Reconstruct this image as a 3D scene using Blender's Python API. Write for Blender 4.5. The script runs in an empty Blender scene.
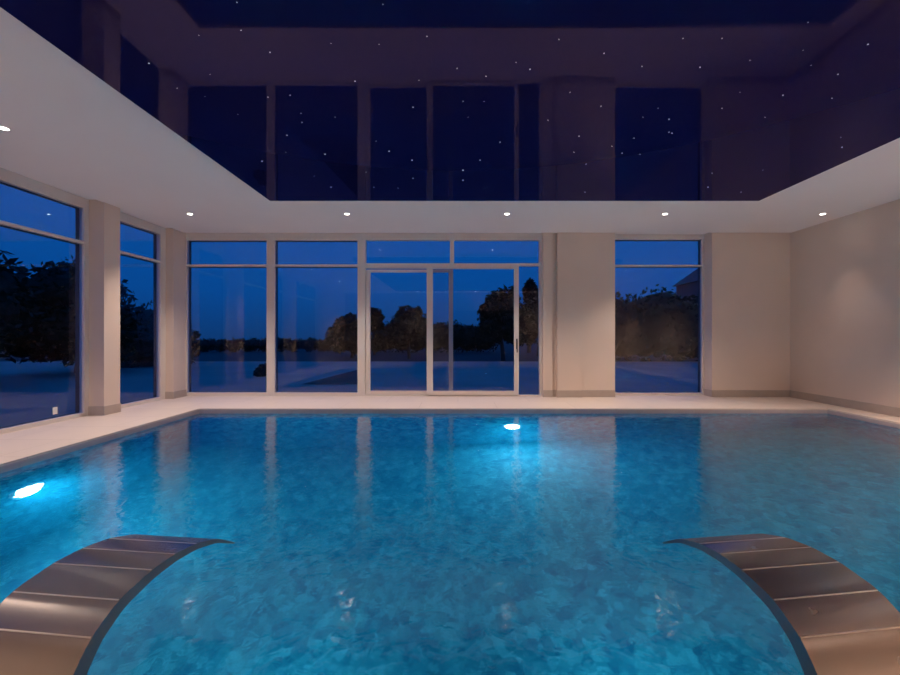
import bpy, bmesh, math, random
from mathutils import Vector, Matrix, noise as mnoise
random.seed(7)
S = bpy.context.scene
C = S.collection
PI = math.pi

# ------------------------------------------------------------------ helpers
def node_mat(name):
    m = bpy.data.materials.new(name); m.use_nodes = True
    nt = m.node_tree; nt.nodes.clear()
    out = nt.nodes.new('ShaderNodeOutputMaterial')
    return m, nt, out

def principled(name, col, rough=0.6, metal=0.0, var=0.0, scale=4.0, bump=0.0, bscale=30.0, spec=0.5, aniso=0.0):
    m, nt, out = node_mat(name)
    p = nt.nodes.new('ShaderNodeBsdfPrincipled')
    p.inputs['Roughness'].default_value = rough
    p.inputs['Metallic'].default_value = metal
    p.inputs['Specular IOR Level'].default_value = spec
    p.inputs['Anisotropic'].default_value = aniso
    p.inputs['Base Color'].default_value = (*col, 1)
    nt.links.new(p.outputs[0], out.inputs[0])
    tc = nt.nodes.new('ShaderNodeTexCoord')
    if var > 0:
        n = nt.nodes.new('ShaderNodeTexNoise'); n.inputs['Scale'].default_value = scale
        n.inputs['Detail'].default_value = 4
        nt.links.new(tc.outputs['Object'], n.inputs['Vector'])
        r = nt.nodes.new('ShaderNodeValToRGB')
        r.color_ramp.elements[0].position = .3; r.color_ramp.elements[1].position = .7
        r.color_ramp.elements[0].color = (*[c*(1-var) for c in col], 1)
        r.color_ramp.elements[1].color = (*[min(1, c*(1+var)) for c in col], 1)
        nt.links.new(n.outputs['Fac'], r.inputs[0]); nt.links.new(r.outputs[0], p.inputs['Base Color'])
    if bump > 0:
        n2 = nt.nodes.new('ShaderNodeTexNoise'); n2.inputs['Scale'].default_value = bscale
        nt.links.new(tc.outputs['Object'], n2.inputs['Vector'])
        b = nt.nodes.new('ShaderNodeBump'); b.inputs['Strength'].default_value = bump; b.inputs['Distance'].default_value = .01
        nt.links.new(n2.outputs['Fac'], b.inputs['Height']); nt.links.new(b.outputs[0], p.inputs['Normal'])
    return m

def emission(name, col, strength):
    m, nt, out = node_mat(name)
    e = nt.nodes.new('ShaderNodeEmission'); e.inputs[0].default_value = (*col, 1); e.inputs[1].default_value = strength
    nt.links.new(e.outputs[0], out.inputs[0])
    return m

def obj(name, bm, m, parent=None, smooth=False, recalc=True):
    if recalc: bmesh.ops.recalc_face_normals(bm, faces=bm.faces)
    me = bpy.data.meshes.new(name); bm.to_mesh(me); bm.free()
    if smooth:
        for p in me.polygons: p.use_smooth = True
    me.materials.append(m)
    o = bpy.data.objects.new(name, me); C.objects.link(o)
    if parent is not None: o.parent = parent
    return o

def empty(name, loc, rz=0.0):
    o = bpy.data.objects.new(name, None); C.objects.link(o)
    o.location = loc; o.rotation_euler = (0, 0, rz); o.empty_display_size = .1
    return o

def tag(o, label=None, cat=None, group=None, kind=None):
    if label: o['label'] = label
    if cat: o['category'] = cat
    if group: o['group'] = group
    if kind: o['kind'] = kind
    return o

def struct(o, label=None, cat=None):
    o['kind'] = 'structure'
    if label: o['label'] = label
    if cat: o['category'] = cat
    return o

def add_box(bm, x0, x1, y0, y1, z0, z1, bev=0.0):
    vs = [bm.verts.new((x, y, z)) for z in (z0, z1) for y in (y0, y1) for x in (x0, x1)]
    F = [(0,1,3,2), (4,6,7,5), (0,4,5,1), (2,3,7,6), (0,2,6,4), (1,5,7,3)]
    fs = [bm.faces.new([vs[i] for i in f]) for f in F]
    if bev > 0:
        es = list({e for f in fs for e in f.edges})
        bmesh.ops.recalc_face_normals(bm, faces=fs)
        bmesh.ops.bevel(bm, geom=es, offset=bev, segments=2, affect='EDGES', profile=.6)

def box_obj(name, x0, x1, y0, y1, z0, z1, m, parent=None, bev=0.0):
    bm = bmesh.new(); add_box(bm, x0, x1, y0, y1, z0, z1, bev)
    return obj(name, bm, m, parent)

def add_ring(bm, prof, n=32):
    """lathe a closed (r,z) profile around Z"""
    rings = []
    for k in range(n):
        a = 2*PI*k/n
        rings.append([bm.verts.new((r*math.cos(a), r*math.sin(a), z)) for r, z in prof])
    for k in range(n):
        A, B = rings[k], rings[(k+1) % n]
        for i in range(len(prof)):
            j = (i+1) % len(prof)
            bm.faces.new((A[i], B[i], B[j], A[j]))

def add_disc(bm, r, z, n=32):
    bm.faces.new([bm.verts.new((r*math.cos(2*PI*k/n), r*math.sin(2*PI*k/n), z)) for k in range(n)])

def dup(o, parent=None):
    c = o.copy(); C.objects.link(c); c.parent = parent
    for ch in list(o.children): dup(ch, c)
    return c

# ------------------------------------------------------------------ room dimensions (metres)
CAM_H = 1.10
F_PX = 395.0
CEIL = 2.957           # underside of the lowered ceiling
XL = -5.155            # left glazing plane
XR = 5.985             # right wall
YB = 7.12              # face of the back wall
YG = 7.27              # back glazing plane
YG2 = 7.37             # glazing plane of the window on the right
YREAR = -2.6
WATER = -0.065
PX0, PX1, PY0, PY1 = -3.925, 5.60, 1.13, 5.99    # pool
PD_L, PD_R = -2.10, -1.22
OX0, OX1, OY0, OY1 = -2.484, 3.977, -1.2, 5.22   # opening with the star ceiling

# ------------------------------------------------------------------ materials
M_wall = principled('beige_plaster', (.70, .585, .505), .85, var=.03, scale=1.5)
M_ceil = principled('white_soffit', (.88, .83, .81), .8, var=.015, scale=1.0)
M_frame = principled('grey_frame', (.66, .62, .60), .45)
M_outer = principled('dark_outer_frame', (.06, .055, .055), .6)
M_base = principled('taupe_skirting', (.43, .365, .32), .6, var=.05, scale=8)
M_coping = principled('grey_coping', (.42, .37, .39), .55, var=.06, scale=10)
M_steel_dark = principled('dark_handle', (.05, .05, .055), .35, .8)
M_white = principled('white_plastic', (.8, .8, .8), .4)
M_chrome = principled('pale_trim', (.85, .84, .82), .35, 0)

def deck_mat():
    m, nt, out = node_mat('deck_stone')
    N = nt.nodes.new; L = nt.links.new
    p = N('ShaderNodeBsdfPrincipled'); L(p.outputs[0], out.inputs[0])
    p.inputs['Roughness'].default_value = .5
    tc = N('ShaderNodeTexCoord')
    b = N('ShaderNodeTexBrick'); b.offset = .5
    b.inputs['Scale'].default_value = 1.0
    b.inputs['Brick Width'].default_value = 1.2; b.inputs['Row Height'].default_value = .6
    b.inputs['Mortar Size'].default_value = .003; b.inputs['Bias'].default_value = 0
    b.inputs['Color1'].default_value = (.68, .60, .54, 1); b.inputs['Color2'].default_value = (.65, .57, .515, 1)
    b.inputs['Mortar'].default_value = (.46, .40, .36, 1)
    L(tc.outputs['Object'], b.inputs['Vector'])
    n = N('ShaderNodeTexNoise'); n.inputs['Scale'].default_value = 5; n.inputs['Detail'].default_value = 5
    L(tc.outputs['Object'], n.inputs['Vector'])
    mx = N('ShaderNodeMix'); mx.data_type = 'RGBA'; mx.blend_type = 'MULTIPLY'; mx.inputs[0].default_value = .25
    L(b.outputs['Color'], mx.inputs[6])
    r = N('ShaderNodeValToRGB'); r.color_ramp.elements[0].color = (.7, .7, .7, 1); r.color_ramp.elements[1].color = (1, 1, 1, 1)
    L(n.outputs['Fac'], r.inputs[0]); L(r.outputs[0], mx.inputs[7])
    L(mx.outputs[2], p.inputs['Base Color'])
    return m
M_deck = deck_mat()

def mosaic_mat():
    m, nt, out = node_mat('pool_mosaic')
    N = nt.nodes.new; L = nt.links.new
    p = N('ShaderNodeBsdfPrincipled'); L(p.outputs[0], out.inputs[0])
    p.inputs['Roughness'].default_value = .6
    p.inputs['Specular IOR Level'].default_value = .1
    tc = N('ShaderNodeTexCoord')
    sn = N('ShaderNodeVectorMath'); sn.operation = 'SNAP'; sn.inputs[1].default_value = (.04, .04, .04)
    L(tc.outputs['Object'], sn.inputs[0])
    wn = N('ShaderNodeTexWhiteNoise'); wn.noise_dimensions = '3D'; L(sn.outputs[0], wn.inputs['Vector'])
    r = N('ShaderNodeValToRGB'); cr = r.color_ramp
    cr.elements[0].position = 0; cr.elements[0].color = (.002, .11, .26, 1)
    cr.elements[1].position = 1; cr.elements[1].color = (.04, .52, .72, 1)
    e = cr.elements.new(.5); e.color = (.009, .285, .46, 1)
    vo = N('ShaderNodeTexVoronoi'); vo.inputs['Scale'].default_value = 12.5
    L(tc.outputs['Object'], vo.inputs['Vector'])
    sc = N('ShaderNodeSeparateColor'); L(vo.outputs['Color'], sc.inputs[0])
    ma = N('ShaderNodeMix'); ma.data_type = 'FLOAT'; ma.inputs[0].default_value = .55
    L(wn.outputs['Value'], ma.inputs[2]); L(sc.outputs[0], ma.inputs[3])
    L(ma.outputs[0], r.inputs[0]); L(r.outputs[0], p.inputs['Base Color'])
    return m
M_mosaic = mosaic_mat()

def water_mat():
    m, nt, out = node_mat('pool_water')
    N = nt.nodes.new; L = nt.links.new
    g = N('ShaderNodeBsdfRefraction'); g.inputs['IOR'].default_value = 1.333; g.inputs['Roughness'].default_value = .015
    gl = N('ShaderNodeBsdfGlossy'); gl.inputs['Roughness'].default_value = .085; gl.inputs['Color'].default_value = (1, 1, 1, 1)
    fr = N('ShaderNodeFresnel'); fr.inputs['IOR'].default_value = 1.333
    mx = N('ShaderNodeMixShader'); L(fr.outputs[0], mx.inputs[0]); L(g.outputs[0], mx.inputs[1]); L(gl.outputs[0], mx.inputs[2])
    L(mx.outputs[0], out.inputs[0])
    v = N('ShaderNodeVolumePrincipled'); v.inputs['Density'].default_value = .17; v.inputs['Color'].default_value = (.008, .46, .82, 1); v.inputs['Anisotropy'].default_value = .3
    L(v.outputs[0], out.inputs['Volume'])
    tc = N('ShaderNodeTexCoord')
    n1 = N('ShaderNodeTexNoise'); n1.inputs['Scale'].default_value = 13; n1.inputs['Detail'].default_value = 2.0
    n1.inputs['Roughness'].default_value = .45; n1.inputs['Distortion'].default_value = .4
    L(tc.outputs['Object'], n1.inputs['Vector'])
    b = N('ShaderNodeBump'); b.inputs['Strength'].default_value = 1.0; b.inputs['Distance'].default_value = .003
    L(n1.outputs['Fac'], b.inputs['Height']); 
    for k in (g, gl, fr): L(b.outputs[0], k.inputs['Normal'])
    return m
M_water = water_mat()

def glass_mat():
    m, nt, out = node_mat('window_glass')
    N = nt.nodes.new; L = nt.links.new
    t = N('ShaderNodeBsdfTransparent'); t.inputs[0].default_value = (.90, .94, .96, 1)
    g = N('ShaderNodeBsdfGlossy'); g.inputs['Roughness'].default_value = .0; g.inputs[0].default_value = (1, 1, 1, 1)
    f = N('ShaderNodeFresnel'); f.inputs[0].default_value = 1.45
    mx = N('ShaderNodeMixShader')
    L(f.outputs[0], mx.inputs[0]); L(t.outputs[0], mx.inputs[1]); L(g.outputs[0], mx.inputs[2]); L(mx.outputs[0], out.inputs[0])
    return m
M_glass = glass_mat()

def star_mat():
    m, nt, out = node_mat('gloss_midnight_film')
    N = nt.nodes.new; L = nt.links.new
    d = N('ShaderNodeBsdfDiffuse'); d.inputs[0].default_value = (.006, .006, .045, 1)
    g = N('ShaderNodeBsdfGlossy'); g.inputs['Roughness'].default_value = .015; g.inputs[0].default_value = (.29, .255, .50, 1)
    f = N('ShaderNodeFresnel'); f.inputs[0].default_value = 1.5
    mx = N('ShaderNodeMixShader')
    L(f.outputs[0], mx.inputs[0]); L(d.outputs[0], mx.inputs[1]); L(g.outputs[0], mx.inputs[2]); L(mx.outputs[0], out.inputs[0])
    return m
M_film = star_mat()
M_star = emission('star_fibre', (.75, .82, 1), 1.6)
M_lamp = emission('warm_lamp', (1, .84, .70), 32)
M_poollamp = emission('pool_lamp', (.55, .9, 1), 22)

def steel_mat():
    m, nt, out = node_mat('brushed_steel')
    N = nt.nodes.new; L = nt.links.new
    p = N('ShaderNodeBsdfPrincipled'); L(p.outputs[0], out.inputs[0])
    p.inputs['Metallic'].default_value = 1; p.inputs['Base Color'].default_value = (.42, .385, .36, 1)
    p.inputs['Roughness'].default_value = .3
    p.inputs['Roughness'].default_value = .34
    p.inputs['Anisotropic'].default_value = .85; p.inputs['Anisotropic Rotation'].default_value = .25
    tg = N('ShaderNodeTangent'); tg.direction_type = 'RADIAL'; tg.axis = 'X'
    L(tg.outputs[0], p.inputs['Tangent'])
    tc = N('ShaderNodeTexCoord')
    n = N('ShaderNodeTexNoise'); n.inputs['Scale'].default_value = 7; n.inputs['Detail'].default_value = 3
    L(tc.outputs['Object'], n.inputs['Vector'])
    mr = N('ShaderNodeMapRange'); mr.inputs[3].default_value = .22; mr.inputs[4].default_value = .30
    L(n.outputs['Fac'], mr.inputs[0]); L(mr.outputs[0], p.inputs['Roughness'])
    return m
M_glint = principled('crease_glint_metal', (.8, .76, .72), .35, 1.0)  # pale metal for the bright reflected lines along the spout bends
M_steel = steel_mat()
M_flange = principled('dimmed_satin_edge', (.28, .27, .27), .5, 1.0, var=.1, scale=12)  # sides coloured darker than the blade to mute the pool's reflection

# ------------------------------------------------------------------ floor (deck ring round the pool)
def ring_slab(name, ox0, ox1, oy0, oy1, ix0, ix1, iy0, iy1, z0, z1, m):
    bm = bmesh.new()
    for z in (z1, z0):
        o = [bm.verts.new(p) for p in ((ox0, oy0, z), (ox1, oy0, z), (ox1, oy1, z), (ox0, oy1, z))]
        i = [bm.verts.new(p) for p in ((ix0, iy0, z), (ix1, iy0, z), (ix1, iy1, z), (ix0, iy1, z))]
        for k in range(4):
            bm.faces.new((o[k], o[(k+1) % 4], i[(k+1) % 4], i[k]))
        if z == z1: O, I = o, i
    for k in range(4):
        bm.faces.new((O[k], O[(k+1) % 4], o[(k+1) % 4], o[k]))
        bm.faces.new((I[k], I[(k+1) % 4], i[(k+1) % 4], i[k]))
    return obj(name, bm, m)

cp = .30
floor = struct(ring_slab('floor', XL-.06, XR+.05, YREAR-.05, YG2+.06, PX0, PX1, PY0, PY1, -.022, 0, M_deck), 'pale beige stone tiled pool deck', 'floor')
struct(ring_slab('trim_1', PX0-.35, PX1+.35, PY0-.35, PY1+.35, PX0+.004, PX1-.004, PY0+.004, PY1-.004, -.12, -.022, M_coping), 'grey stone lip round the pool below the deck', 'pool edge')

# pool basin: floor and four walls
bm = bmesh.new()
a = [bm.verts.new(p) for p in ((PX0, PY0, -.10), (PX1, PY0, -.10), (PX1, PY1, -.10), (PX0, PY1, -.10))]
b = [bm.verts.new(p) for p in ((PX0, PY0, PD_L), (PX1, PY0, PD_R), (PX1, PY1, PD_R), (PX0, PY1, PD_L))]   # floor falls to the left
bm.faces.new(b)
for k in range(4): bm.faces.new((a[k], a[(k+1) % 4], b[(k+1) % 4], b[k]))
struct(obj('pool_floor', bm, M_mosaic), 'blue mosaic lined swimming pool basin', 'pool')
# water surface
bm = bmesh.new()
bm.faces.new([bm.verts.new(p) for p in ((PX0-.01, PY0-.01, WATER), (PX1+.01, PY0-.01, WATER), (PX1+.01, PY1+.01, WATER), (PX0-.01, PY1+.01, WATER))])
o = obj('water', bm, M_water, recalc=False); struct(o, 'clear rippled blue pool water', 'water')

# ------------------------------------------------------------------ ceiling
slot = .035
EDGE_L = XL + .22      # the soffit stops short of the glazing; a shallow slot runs above each bay
bm = bmesh.new()
add_box(bm, -4.93, OX0, YREAR, 7.10, CEIL, CEIL+.12)
add_box(bm, OX1, XR+.02, YREAR, 7.10, CEIL, CEIL+.12)
add_box(bm, OX0, OX1, OY1, 7.10, CEIL, CEIL+.12)
add_box(bm, OX0, OX1, YREAR, OY0, CEIL, CEIL+.12)
add_box(bm, XL-.1, XR+.1, YREAR-.1, YG2+.15, CEIL+.121, CEIL+.17)   # slab above
add_box(bm, XL-.1, -4.93, YREAR, YG2+.15, CEIL+slot, CEIL+.121)     # raised strip along left glazing
add_box(bm, -4.93, XR+.02, 7.10, YG2+.15, CEIL+slot, CEIL+.121)     # raised strip along back glazing
struct(obj('ceiling', bm, M_ceil), 'white lowered ceiling border round the star ceiling', 'ceiling')
# glossy star ceiling: stretched film on a frame hung a little below the border
DROP = .072
def film_z(y): return CEIL - DROP
bm = bmesh.new(); add_box(bm, OX0, OX1, OY0, OY1, CEIL-DROP, CEIL+.05)
film = obj('ceiling_star_panel', bm, M_film)
struct(film, 'glossy midnight blue ceiling panel dotted with tiny star lights', 'ceiling')
stars_px = [(237,2),(383,4),(241,30),(199,35),(379,44),(270,52),(331,43),(427,36),(149,63),(210,74),(355,81),(419,80),
 (177,88),(205,96),(268,97),(290,95),(238,114),(301,113),(335,117),(413,107),(287,135),(376,141),(325,154),(286,152),(302,122),(262,161),
 (314,176),(331,187),(389,151),(413,178),(398,188),(374,187),(366,172),(412,160),(808,22),(683,38),(722,38),(559,39),(604,53),(803,50),(868,44),
 (642,66),(700,67),(750,60),(811,65),(838,74),(530,69),(457,68),(486,76),(643,117),(669,119),(658,108),(672,133),(740,92),(783,95),
 (765,117),(832,98),(601,106),(548,120),(722,108),(500,142),(579,136),(634,138),(669,132),(622,153),(640,154),(463,101),(484,101),(468,117),
 (463,170),(480,160),(463,180),(574,152),(586,164),(585,192),(712,173),(708,187),(763,170),(841,137),(842,147),(741,192),(516,62),(570,92),(612,146)]
bm = bmesh.new(); bmesh.ops.create_icosphere(bm, subdivisions=1, radius=.005)
bmesh.ops.scale(bm, vec=(1, 1, .5), verts=bm.verts)
st0 = None
def put_star(x, y, s=1.0):
    global st0
    if st0 is None:
        st0 = obj('star_light', bm, M_star, film); o = st0
    else:
        o = st0.copy(); C.objects.link(o); o.parent = film
    o.location = (x, y, film_z(y)-.002); o.scale = (s, s, s)
for i, (px, py) in enumerate(stars_px):
    y = (CEIL - DROP - CAM_H)*F_PX/(336-py); x = (px-458)*y/F_PX
    if OX0+.03 < x < OX1-.03 and y < OY1-.03:
        put_star(x, y, random.choice((.7, .85, 1, 1.0, 1.25)) * y/4.5)

# ------------------------------------------------------------------ walls and piers
def skirt(name, x0, x1, y0, y1):
    bm = bmesh.new(); add_box(bm, x0, x1, y0, y1, .0005, .125, .003)
    return struct(obj(name, bm, M_base), 'taupe skirting at the foot of the wall', 'skirting')
TOPZ = CEIL + .12
# right wall
struct(box_obj('wall_right', XR, XR+.2, YREAR, YG2+.15, 0, TOPZ, M_wall), 'plain beige plastered right wall', 'wall')
skirt('baseboard_right', XR-.014, XR, YREAR, YB-.014)
# rear wall behind the camera with a dark glazed doorway
bm = bmesh.new()
add_box(bm, XL-.1, -.4, YREAR-.2, YREAR, 0, TOPZ); add_box(bm, 2.4, XR+.2, YREAR-.2, YREAR, 0, TOPZ); add_box(bm, -.4, 2.4, YREAR-.2, YREAR, 2.2, TOPZ)
struct(obj('wall_rear', bm, principled('darkened_plaster', (.30, .26, .23), .85, var=.03, scale=1.5)), 'darkened beige plastered wall behind the pool deck', 'wall')  # plaster tone darkened so its reflection in the glazing stays faint
struct(box_obj('door_2', -.4, 2.4, YREAR-.16, YREAR-.12, 0, 2.2, principled('dark_door', (.03, .03, .035), .3)), 'dark double doorway in the rear wall', 'door')
# back wall: right part, beside the single window
def X(px, y): return (px-458)*y/F_PX
W2L, W2R = X(611, YG2), X(704.5, YG2)     # single window opening
xw = X(712, YB)
struct(box_obj('wall_back', xw, XR+.1, YB, YG2+.15, 0, TOPZ, M_wall), 'beige back wall right of the single window', 'wall')
skirt('baseboard_back', xw-.0, XR-.0, YB-.014, YB)
bm = bmesh.new(); add_box(bm, xw-.014, xw, YB-.014, YG2-.04, .0005, .125, .003)
struct(obj('baseboard_reveal', bm, M_base), 'taupe skirting inside the window reveal', 'skirting')
# middle pier between door group and single window: three stepped faces with a groove
xa, xb, xc, xd, xe = X(543, YB), X(552.5, YB), X(557, YB), X(581, YB), X(615, YB)
bm = bmesh.new()
add_box(bm, xa, xb, YB, YG2+.1, 0, TOPZ)
add_box(bm, xb, xc, YB+.05, YG2+.1, 0, TOPZ)
add_box(bm, xc, xd, YB-.035, YG2+.1, 0, TOPZ)
add_box(bm, xd, xe, YB, YG2+.1, 0, TOPZ)
struct(obj('wall_back_middle', bm, M_wall), 'beige stepped pier between the sliding door and the single window', 'wall')
bm = bmesh.new()
add_box(bm, xa, xb, YB-.014, YB, .0005, .125, .003); add_box(bm, xc-.012, xd+.012, YB-.049, YB-.035, .0005, .125, .003)
add_box(bm, xd+.012, xe, YB-.014, YB, .0005, .125, .003); add_box(bm, xb, xc, YB+.036, YB+.05, .0005, .125, .003)
struct(obj('baseboard_middle', bm, M_base), 'taupe skirting round the stepped pier', 'skirting')
# left corner pier, left pier and a second one nearer the camera
def pier(nm, sk, x1, y0, y1, label):
    bm = bmesh.new(); add_box(bm, XL-.12, x1, y0, y1, 0, TOPZ, 0)
    struct(obj(nm, bm, M_wall), label, 'wall')
    bm = bmesh.new()
    add_box(bm, XL+.02, x1+.014, y0-.014, y0, .0005, .125, .003)
    add_box(bm, x1, x1+.014, y0, y1, .0005, .125, .003)
    struct(obj(sk, bm, M_base), 'taupe skirting round the foot of the pier', 'skirting')
pier('wall_left_corner', 'baseboard_left_corner', -4.985, 6.92, YG-.03, 'beige corner pier between narrow window and garden glazing')
pier('wall_left_pier', 'baseboard_left_pier', -4.91, 5.48, 5.74, 'beige pier between the two left windows')
pier('wall_left_near', 'baseboard_left_near', -4.91, 2.55, 2.82, 'beige pier at the near end of the big left window')
struct(box_obj('wall_left', XL-.12, -4.91, YREAR, .1, 0, TOPZ, M_wall), 'beige left wall beside the camera', 'wall')
box_c = box_obj('wall_left_end', XL-.12, XL-.02, YG-.03, YG2+.15, 0, TOPZ, M_wall); struct(box_c, 'beige wall end at the corner', 'wall')

# ------------------------------------------------------------------ windows
ZB, ZT, ZF = .062, 2.855, CEIL+.03
TR0, TR1 = 2.375, 2.412
def frame_x(parent_name, label, x0, x1, y, panes, cat='window', zb=ZB, fd=.035):
    """a window lying in a plane of constant y; panes: list of (xa,xb,za,zb)"""
    root = empty(parent_name, ((x0+x1)/2, y, 0)); struct(root, label, cat)
    return root

def cells(bm_frame, x0, x1, z0, z1, panes, y0, y1, axis='x'):
    """frame made of the bars left between rectangular panes on a grid"""
    xs = sorted({x0, x1, *[p[0] for p in panes], *[p[1] for p in panes]})
    zs = sorted({z0, z1, *[p[2] for p in panes], *[p[3] for p in panes]})
    def inside(cx, cz): return any(p[0] < cx < p[1] and p[2] < cz < p[3] for p in panes)
    grid = {}
    for i in range(len(xs)-1):
        for k in range(len(zs)-1):
            grid[i, k] = not inside((xs[i]+xs[i+1])/2, (zs[k]+zs[k+1])/2)
    V = {}
    def v(i, k, f):
        key = (i, k, f)
        if key not in V:
            a, b = xs[i], zs[k]
            V[key] = bm_frame.verts.new((a, (y0, y1)[f], b) if axis == 'x' else ((y0, y1)[f], a, b))
        return V[key]
    for (i, k), on in grid.items():
        if not on: continue
        for f in (0, 1): bm_frame.faces.new((v(i, k, f), v(i+1, k, f), v(i+1, k+1, f), v(i, k+1, f)))
        for (di, dk, A, B) in ((-1, 0, (i, k), (i, k+1)), (1, 0, (i+1, k), (i+1, k+1)), (0, -1, (i, k), (i+1, k)), (0, 1, (i, k+1), (i+1, k+1))):
            if not grid.get((i+di, k+dk), False):
                bm_frame.faces.new((v(*A, 0), v(*B, 0), v(*B, 1), v(*A, 1)))

def window(nm, label, a0, a1, plane, panes, axis='x', z0=0.0, z1=ZF, depth=(-.035, .035), glass_off=.0, extra=None, cat='window'):
    root = empty(nm, (0, 0, 0)); struct(root, label, cat); osign = -1 if axis == 'y' else 1
    bm = bmesh.new(); cells(bm, a0, a1, z0, z1, panes, plane+depth[0], plane+depth[1], axis)
    obj('window_frame', bm, M_frame, root)
    bm = bmesh.new(); cells(bm, a0, a1, z0, z1, [(p[0]+.006, p[1]-.006, p[2]+.003, p[3]-.008) for p in panes], plane+depth[1]*osign, plane+(depth[1]+.05)*osign, axis)
    obj('outer_frame', bm, M_outer, root)
    for (pa, pb, za, zb) in panes:
        bm = bmesh.new(); g = plane+glass_off
        q = ((pa-.005, g, za-.005), (pb+.005, g, za-.005), (pb+.005, g, zb+.005), (pa-.005, g, zb+.005))
        if axis == 'y': q = [(t[1], t[0], t[2]) for t in q]
        bm.faces.new([bm.verts.new(t) for t in q]); obj('pane', bm, M_glass, root, recalc=False)
    return root

# two tall garden windows and the sliding-door group share one glazed wall, built as two units
g = lambda px: X(px, YG)
e0 = X(183, YG)
mid = g(361.5)
window('window_1', 'tall pair of garden windows with top lights at the back', e0, mid, YG,
       [(g(188), g(267.5), ZB, TR0), (g(188), g(267.5), TR1, ZT), (g(275.5), g(358), ZB, TR0), (g(275.5), g(358), TR1, ZT)])
# sliding door group
DH0, DH1 = 2.345, 2.432     # header bar between door and top lights
dr = empty('door_1', (0, 0, 0)); struct(dr, 'pale framed sliding glass door with top lights and side light', 'door')
bm = bmesh.new()
cells(bm, mid, g(543.5), 0.0, ZF, [(g(365.5), g(514.5), .022, DH0), (g(518.5), g(539), .02, DH0+.04), (g(366), g(450), DH1, ZT), (g(454), g(539), DH1, ZT)], YG-.035, YG+.05, 'x')
obj('door_frame', bm, M_frame, dr)
def pane_xz(parent, xa, xb, za, zb, y):
    bm = bmesh.new(); bm.faces.new([bm.verts.new(p) for p in ((xa, y, za), (xb, y, za), (xb, y, zb), (xa, y, zb))])
    return obj('pane', bm, M_glass, parent, recalc=False)
pane_xz(dr, g(366), g(450), DH1, ZT, YG); pane_xz(dr, g(454), g(539), DH1, ZT, YG)
pane_xz(dr, g(518.5), g(539), .02, DH0+.04, YG)
def leaf(xa, xb, y, st, z0, z1, bot, top):
    bm = bmesh.new(); cells(bm, xa, xb, z0, z1, [(xa+st[0], xb-st[1], z0+bot, z1-top)], y-.02, y+.02, 'x')
    o = obj('door_leaf', bm, M_frame, dr); pane_xz(o, xa+st[0]-.004, xb-st[1]+.004, z0+bot-.004, z1-top+.004, y)
    return o
px = YG/F_PX
leaf(g(365.8), g(453.0), YG+.018, (4.4*px, 4.2*px), .026, DH0-.022, .065, .05)       # outer leaf, its stile shows behind the inner pane
inn = leaf(g(427), g(518.3), YG-.042, (6.0*px, 4.6*px), .024, DH0-.006, .072, .012)   # inner leaf
bm = bmesh.new()
hx = g(516.3)
add_box(bm, hx-.014, hx+.014, YG-.075, YG-.062, .86, 1.05, .004); add_box(bm, hx-.009, hx+.009, YG-.115, YG-.098, .80, 1.02, .006)
add_box(bm, hx-.007, hx+.007, YG-.10, YG-.074, .98, 1.005)
obj('handle', bm, M_steel_dark, inn)
# single window on the right
h = lambda p: X(p, YG2)
window('window_2', 'tall single window with top light right of the stepped pier', h(606), h(703.5)+.012, YG2,
       [(h(610), h(701), ZB-.02, TR0+.02), (h(610), h(701), TR1+.01, ZT+.04)], z1=ZF)
# left wall windows (constant x)
def wl(nm, label, y0, y1, ya, yb):
    window(nm, label, y0, y1, XL, [(ya, yb, .05, TR0-.015), (ya, yb, TR1-.015, ZT-.005)], axis='y', depth=(-.035, .035))
wl('window_3', 'narrow window between the pier and the corner', 5.74, 6.92, 5.82, 6.80)
wl('window_4', 'wide picture window at the left edge', 2.82, 5.48, 2.90, 5.415)
wl('window_5', 'wide picture window nearest the camera', .1, 2.55, .18, 2.47)
# small white plate low on the big left pane
bm = bmesh.new(); add_box(bm, XL+.001, XL+.009, 5.02, 5.075, .10, .19, .003)
tag(obj('wall_plate', bm, M_white), 'small white plate stuck low on the wide left window', 'plate')

# ------------------------------------------------------------------ downlights
dl = empty('downlight', (0, 0, 0))
bm = bmesh.new(); add_ring(bm, [(.032, .0), (.034, -.004), (.046, -.006), (.05, -.003), (.05, .0)], 28)
obj('trim_ring', bm, M_chrome, dl, smooth=True)
bm = bmesh.new(); add_disc(bm, .032, -.002, 24)
obj('lamp_lens', bm, M_lamp, dl)
ld = bpy.data.lights.new('downlight_beam', 'SPOT'); ld.energy = 255; ld.color = (1, .735, .585); ld.spot_size = math.radians(98); ld.spot_blend = 1.0; ld.shadow_soft_size = .05
lo = bpy.data.objects.new('downlight_beam', ld); C.objects.link(lo); lo.parent = dl; lo.location = (0, 0, -.02)
ld2 = ld.copy(); ld2.spot_size = math.radians(98); ld2.energy = 760; ld2.color = (1, .69, .53)
ld3 = ld.copy(); ld3.energy = 38; ld3.color = (1, .69, .53); ld3.spot_size = math.radians(62)
spots = []
for x, w in ((-4.08, 'above the corner by the narrow window'), (-1.69, 'above the pair of garden windows'), (.746, 'above the sliding door'),
             (3.15, 'above the single window'), (5.55, 'beside the plain right wall')):
    spots.append((x, 6.01, 'small round recessed downlight in white ceiling ' + w))
spots.append((-4.06, 3.53, 'small round recessed downlight in white ceiling above the wide left window'))
for y in (1.05, -1.43): spots.append((-4.06, y, 'small round recessed downlight over the left deck %s' % ('near the pool head' if y > 0 else 'by the rear wall')))
for y, w in ((3.53, 'halfway along the plain right wall'), (1.05, 'over the right deck near the pool head'), (-1.43, 'over the right deck by the rear wall')):
    spots.append((4.75, y, 'small round recessed downlight ' + w))
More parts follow.
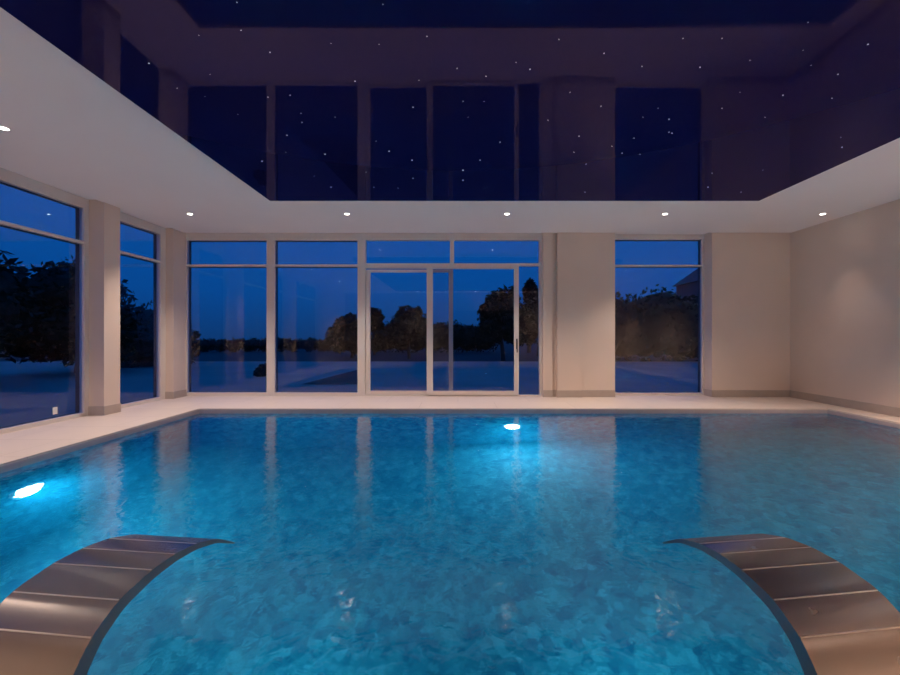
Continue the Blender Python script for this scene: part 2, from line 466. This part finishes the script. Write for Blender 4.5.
for x, w in ((-1.69, 'left of the camera'), (.746, 'right above the camera'), (3.15, 'right of the camera')):
    spots.append((x, -1.9, 'small round recessed downlight in rear ceiling ' + w))
for i, (x, y, lab) in enumerate(spots):
    o = dl if i == 0 else dup(dl)
    if x > 4.5: [c for c in o.children if c.type == 'LIGHT'][0].data = (ld3 if x > 5 else ld2)
    o.location = (x, y, CEIL); tag(o, lab, 'downlight', 'downlights in the white ceiling border')

# ------------------------------------------------------------------ underwater pool lights
pl = empty('pool_light', (0, 0, 0))        # faces +Y locally
rot = Matrix.Rotation(-PI/2, 4, 'X')
bm = bmesh.new(); add_ring(bm, [(.11, .0), (.11, .018), (.125, .022), (.14, .014), (.143, .0)], 32); bmesh.ops.transform(bm, matrix=rot, verts=bm.verts)
obj('rim', bm, M_chrome, pl, smooth=True)
bm = bmesh.new(); add_disc(bm, .11, .012); bmesh.ops.transform(bm, matrix=rot, verts=bm.verts)
obj('lens', bm, M_poollamp, pl)
ad = bpy.data.lights.new('pool_beam', 'AREA'); ad.shape = 'DISK'; ad.size = .15; ad.energy = 40; ad.color = (.5, .87, 1); ad.spread = PI
ao = bpy.data.objects.new('pool_beam', ad); C.objects.link(ao); ao.parent = pl; ao.location = (0, .04, 0); ao.rotation_euler = (PI/2, 0, 0)
ad2 = ad.copy(); ad2.energy = 5; ad2.spread = math.radians(80)
PL = [((.82, PY1, -.90), PI, 'round underwater light glowing below the far pool edge'),
      ((PX0, 3.60, -.93), -PI/2, 'round underwater light glowing in the left pool side'),
      ((-1.0, PY0, -.80), 0, 'round underwater light in near pool wall beside the left spout'),
      ((.95, PY0, -.80), 0, 'round underwater light in near pool wall beside the right spout')]
PL.append(((PX1, 2.3, -.93), PI/2, 'added unseen round underwater light in the right pool side'))  # added out of view to lift the glow on the right
for i, (loc, rz, lab) in enumerate(PL):
    o = pl if i == 0 else dup(pl)
    if i in (2, 3):
        for c in o.children:
            if c.type == 'LIGHT': c.rotation_euler = (PI/2-.6, 0, -.05 if loc[0] > 0 else .05)
    if i in (2, 3): [c for c in o.children if c.type == 'LIGHT'][0].data = ad2
    o.location = loc; o.rotation_euler = (0, 0, rz); tag(o, lab, 'pool light', 'underwater pool lights')

# ------------------------------------------------------------------ stainless waterfall spouts
prof = [(1.045, 0.0), (1.068, .065), (1.111, .147), (1.16, .213), (1.246, .268), (1.365, .292), (1.463, .293), (1.567, .277), (1.685, .235), (1.792, .163)]
def rounded(pts, r):
    out = [pts[0]]
    for i in range(1, len(pts)-1):
        p0, p1, p2 = Vector(pts[i-1]), Vector(pts[i]), Vector(pts[i+1])
        d0, d1 = (p0-p1), (p2-p1)
        k = min(r, d0.length*.4, d1.length*.4)
        A, B = p1+d0.normalized()*k, p1+d1.normalized()*k
        for t in (0, .25, .5, .75, 1):
            q = (1-t)**2*A + 2*t*(1-t)*p1 + t*t*B
            out.append((q.x, q.y))
    out.append(pts[-1]); return out
def make_spout(side, label):
    al = math.radians(7 if side > 0 else 6)*side
    root = empty('waterfall_spout', (1.0 if side > 0 else -1.07, 1.045, 0), al)
    tag(root, label, 'water spout', 'stainless spouts at the near pool edge')
    pts = rounded(prof, .03)
    tot = len(pts); bm = bmesh.new(); W = .385; rows = []
    cosA = math.cos(al)
    ox = 1.168*1.0 - 1.0  # inner edge line meets x=1.0 at y=1.2
    for i, (y, z) in enumerate(pts):
        p0 = Vector(pts[max(0, i-1)]); p1 = Vector(pts[min(tot-1, i+1)])
        t = (p1-p0).normalized(); nrm = Vector((-t.y, t.x))
        f = (y-1.045)/(1.792-1.045)
        th = .045*(1-f)**.8 + .006
        s = (y-1.045)/abs(cosA)
        dn = Vector((s, z)) - nrm*th
        inner = 0.022*side      # local x of the inner edge at the base
        xa, xb = inner, inner+W*side
        rows.append([bm.verts.new((xa, s, z)), bm.verts.new((xb, s, z)), bm.verts.new((xb, dn.x, max(dn.y, .0))), bm.verts.new((xa, dn.x, max(dn.y, .0)))])
    for i in range(tot-1):
        A, B = rows[i], rows[i+1]
        for k in range(4): bm.faces.new((A[k], A[(k+1) % 4], B[(k+1) % 4], B[k]))
    bm.faces.new(rows[0]); bm.faces.new(rows[-1])
    bmf = bm.copy()
    def side_faces(b): return [f for f in b.faces if abs(f.normal.x) > .9]
    for b in (bm, bmf): bmesh.ops.recalc_face_normals(b, faces=b.faces)
    bmesh.ops.delete(bm, geom=side_faces(bm), context='FACES')
    keep = set(side_faces(bmf)); bmesh.ops.delete(bmf, geom=[f for f in bmf.faces if f not in keep], context='FACES')
    obj('side_flange', bmf, M_flange, root, recalc=False)
    sp = obj('spout_blade', bm, M_steel, root)
    for p in sp.data.polygons: p.use_smooth = True
    sp.data.set_sharp_from_angle(angle=math.radians(40))
    for j, (wy, wz) in enumerate(prof[3:8]):
        k = min(range(tot), key=lambda i: (pts[i][0]-wy)**2+(pts[i][1]-wz)**2)
        p0, p1 = Vector(pts[k-1]), Vector(pts[k+1]); t = (p1-p0).normalized(); n_ = Vector((-t.y, t.x)); c = Vector(pts[k])
        bm = bmesh.new(); ra = []
        for xx in (min(inner, inner+W*side)+.003, max(inner, inner+W*side)-.003):
            r_ = []
            for u_, v_ in ((-.0028, -.001), (-.0018, .0009), (0, .0014), (.0018, .0009), (.0028, -.001)):
                q = c + t*u_ + n_*v_
                r_.append(bm.verts.new((xx, (q.x-1.045)/abs(cosA), q.y)))
            ra.append(r_)
        for m_ in range(4): bm.faces.new((ra[0][m_], ra[0][m_+1], ra[1][m_+1], ra[1][m_]))
        for r_ in ra: bm.faces.new(r_)
        obj('crease_glint', bm, M_glint, root, smooth=False)  # rib on each bend; the bend's highlight is put into its paler metal
    bm = bmesh.new(); add_box(bm, min(.0, side*.43), max(.0, side*.43), -.10, .06, 0.0, .008, .002)
    obj('base_plate', bm, M_steel, root)
    return root
make_spout(1, 'curved stainless steel water spout over the right of the near pool edge')
make_spout(-1, 'curved stainless steel water spout beside the left underwater light')

# ------------------------------------------------------------------ outside
M_terrace = principled('terrace_paving', (.30, .25, .22), .7, var=.12, scale=.6)
M_lawn = principled('dark_lawn', (.018, .022, .02), .9, var=.3, scale=2)
M_leaf = principled('dark_foliage', (.02, .027, .019), .8, var=.4, scale=3, spec=.1)
M_bark = principled('bark', (.06, .045, .035), .9)
GZ = -.06
bm = bmesh.new(); add_box(bm, -22, 30, YG2+.2, 18.0, GZ-.1, GZ)
add_box(bm, -22, XL-.14, -12, YG2+.2, GZ-.1, GZ)
struct(obj('ground_terrace', bm, M_terrace), 'pale paved terrace outside the glazing', 'terrace')
bm = bmesh.new(); add_box(bm, -90, 90, 18.0, 120, GZ-.4, GZ-.05); add_box(bm, -90, -22, -40, 18, GZ-.4, GZ-.05)
struct(obj('ground_lawn', bm, M_lawn), 'dark lawn beyond the terrace', 'lawn')
bm = bmesh.new()
q = [(-3.3, 13.5), (3.6, 15.6), (3.6, 10.6), (-5.0, 9.5)]
q = [(-3.74, 9.4), (-2.15, 9.4), (-3.3, 14.8)]
bm.faces.new([bm.verts.new((x, y, GZ+.012)) for x, y in q])
struct(obj('ground_grass_bed', bm, M_lawn, recalc=True), 'dark planted bed in the terrace', 'lawn')

def foliage(bm, blobs, n, size):
    tot = sum(b[3]**2 for b in blobs)
    for (cx, cy, cz, r, sz) in blobs:
        k = int(n*r*r/tot)
        for _ in range(k):
            d = Vector((random.gauss(0, 1), random.gauss(0, 1), random.gauss(0, 1))).normalized()
            rr = r*(.72+.34*random.random()**.6) * (1+.25*mnoise.noise(d*2.3+Vector((cx, cy, cz))))
            c = Vector((cx, cy, cz)) + Vector((d.x*rr, d.y*rr, d.z*rr*sz))
            if c.z < GZ+.05: continue
            u = Vector((random.gauss(0, 1), random.gauss(0, 1), random.gauss(0, 1))).normalized()
            w = u.cross(Vector((random.random(), random.random(), random.random()))).normalized()
            s = size*random.uniform(.6, 1.4)
            bm.faces.new([bm.verts.new(c + u*s), bm.verts.new(c + w*s*.45), bm.verts.new(c - u*s), bm.verts.new(c - w*s*.45)])
        # solid core so the crown reads dense
        r0 = bmesh.ops.create_icosphere(bm, subdivisions=3, radius=r*.82, matrix=Matrix.Translation((cx, cy, max(cz, GZ+r*.82*sz+.02))))
        c0 = Vector((cx, cy, max(cz, GZ+r*.82*sz+.02)))
        for v in r0['verts']:
            d = v.co-c0; d.z *= sz
            v.co = c0 + d*(1+.18*mnoise.noise(d*1.6/r*1.5+c0))
def tree(name, label, cat, x, y, h, r, group=None, n=2600, size=.16, trunk=True, nb=7, flat=1.0):
    root = empty(name, (x, y, GZ)); tag(root, label, cat, group)
    bm = bmesh.new(); blobs = [(0, 0, h-r*flat, r*.8, flat)]
    for k in range(nb):
        a = 2*PI*k/nb + random.random()
        blobs.append((math.cos(a)*r*.6, math.sin(a)*r*.6, h-r*flat*random.uniform(.9, 1.7) if k % 2 else random.uniform(.4*r, max(.41*r, h-1.2*r)), r*random.uniform(.42, .6), flat))
    foliage(bm, blobs, n, size)
    obj('foliage', bm, M_leaf, root, recalc=False)
    if trunk:
        bm = bmesh.new(); pts = []
        hh = max(.6, h-1.2*r)
        for i in range(7):
            t = i/6; pts.append((math.sin(t*3+x)*.08, math.cos(t*2.3)*.06, t*hh-.05, .16*(1-.55*t)*max(.6, h/5)))
        rings = []
        for (px_, py_, pz_, rr) in pts:
            rings.append([bm.verts.new((px_+rr*math.cos(2*PI*k/9), py_+rr*math.sin(2*PI*k/9), pz_)) for k in range(9)])
        for A, B in zip(rings, rings[1:]):
            for k in range(9): bm.faces.new((A[k], A[(k+1) % 9], B[(k+1) % 9], B[k]))
        obj('trunk', bm, M_bark, root, smooth=True)
    return root
def hedge(name, label, x0, x1, y, h, d=1.6, n=3500, size=.13):
    root = empty(name, ((x0+x1)/2, y, GZ-.05)); tag(root, label, 'hedge')
    bm = bmesh.new(); L = x1-x0; k = max(2, int(L/1.1)); bl = []
    for i in range(k):
        xx = -L/2 + L*(i+.5)/k
        hh = h*(1+.16*mnoise.noise(Vector((x0+xx*.6, y, 0))))
        bl.append((xx, random.uniform(-.2, .2), hh*.5, hh*.52, 1.0)); bl.append((xx+.5, random.uniform(-.3, .3), hh*.62, hh*.40, 1.0))
    foliage(bm, bl, n, size); obj('foliage', bm, M_leaf, root, recalc=False)
    return root
P = lambda px, y: X(px, y)
# seen through the back glazing
hedge('hedge', 'low dark hedge far beyond the left garden window', P(140, 30), P(345, 30), 30, 0.98)
tree('garden_tree', 'round dark tree beyond the right half of the garden window pair', 'tree', P(351, 22), 22, 2.55, 1.15)
tree('garden_tree', 'bushy dark tree beyond the left leaf of the sliding door', 'tree', P(410, 21), 21, 2.95, 1.1)
tree('garden_tree', 'small dark tree beyond the left stile of the sliding door', 'tree', P(373, 25), 25, 3.0, .7)
hedge('hedge', 'dark clipped hedge beyond the sliding door', P(376, 29), P(492, 29), 29, 2.15)
tree('garden_tree', 'tall dark tree beyond the right leaf of the sliding door', 'tree', P(502, 19), 19, 3.65, 1.15)
tree('garden_tree', 'tall dark tree beyond the side light of the sliding door', 'tree', P(540, 24), 24, 4.1, 1.5)
tree('conifer', 'slim pointed conifer top beyond the side light', 'tree', P(530, 28.5), 28.5, 5.4, .5, nb=3, flat=2.2)
hedge('hedge', 'high dark hedge beyond the single window', P(586, 19), P(760, 19), 19, 3.15)
tree('garden_shrub', 'small low shrub on the terrace outside the left garden window', 'shrub', P(265, 11.5), 11.5, .42, .26, n=900, size=.06, trunk=False)
# seen through the left windows
tree('garden_tree', 'large leafy tree close outside the wide left window', 'tree', -12.2, 8.0, 5.0, 2.2, n=7000, size=.15)
tree('garden_tree', 'leafy tree further along outside the wide left window', 'tree', -12.0, 12.4, 3.9, 1.6, n=6000, size=.13)
tree('garden_tree', 'dark spreading tree outside the narrow left window', 'tree', -12.6, 15.8, 2.75, 1.7, n=4000, size=.14)
# neighbouring gabled house far right
hs = empty('garden_house', (P(691, 24.5)+1.25, 24.5, GZ-.05)); tag(hs, 'dark gabled house at the right edge of the single window', 'house')
bm = bmesh.new(); add_box(bm, -1.05, 4, -2, 2, 0, 4.6); obj('wall', bm, principled('dark_render', (.10, .10, .11), .9), hs)
bm = bmesh.new()
v = [bm.verts.new(p) for p in ((-1.25, -2.2, 4.55), (4.2, -2.2, 4.55), (4.2, 2.2, 4.55), (-1.25, 2.2, 4.55), (.6, 0, 6.4), (2.6, 0, 6.4))]
for f in ((0, 1, 5, 4), (1, 2, 5), (2, 3, 4, 5), (3, 0, 4), (0, 1, 2, 3)): bm.faces.new([v[i] for i in f])
obj('roof', bm, principled('dark_slate', (.06, .06, .07), .8), hs)

# ------------------------------------------------------------------ dusk sky
w = bpy.data.worlds.new('dusk'); S.world = w; w.use_nodes = True
nt = w.node_tree; nt.nodes.clear()
out = nt.nodes.new('ShaderNodeOutputWorld'); bg = nt.nodes.new('ShaderNodeBackground')
tc = nt.nodes.new('ShaderNodeTexCoord'); sx = nt.nodes.new('ShaderNodeSeparateXYZ'); r = nt.nodes.new('ShaderNodeValToRGB')
cr = r.color_ramp; cr.elements[0].position = 0; cr.elements[0].color = (.003, .030, .14, 1)
cr.elements[1].position = .45; cr.elements[1].color = (.001, .07, .38, 1)
e = cr.elements.new(.10); e.color = (.0015, .048, .25, 1)
nt.links.new(tc.outputs['Generated'], sx.inputs[0]); nt.links.new(sx.outputs['Z'], r.inputs[0])
nt.links.new(r.outputs[0], bg.inputs[0]); bg.inputs[1].default_value = 1.0
nt.links.new(bg.outputs[0], out.inputs[0])

# ------------------------------------------------------------------ camera
cd = bpy.data.cameras.new('camera'); cam = bpy.data.objects.new('camera', cd); C.objects.link(cam)
cam.location = (0, 0, CAM_H); cam.rotation_euler = (PI/2, 0, 0)
cd.sensor_width = 36; cd.lens = F_PX/900*36
cd.shift_x = -8/900; cd.shift_y = -1.5/900
cd.clip_start = .05; cd.clip_end = 500
S.camera = cam

S.view_settings.view_transform = 'Standard'; S.view_settings.look = 'None'
S.view_settings.exposure = 0; S.view_settings.gamma = 1.12
cy = S.cycles
cy.use_denoising = True
cy.max_bounces = 10; cy.diffuse_bounces = 5; cy.glossy_bounces = 5; cy.transmission_bounces = 6; cy.transparent_max_bounces = 12
cy.sample_clamp_indirect = 14.0
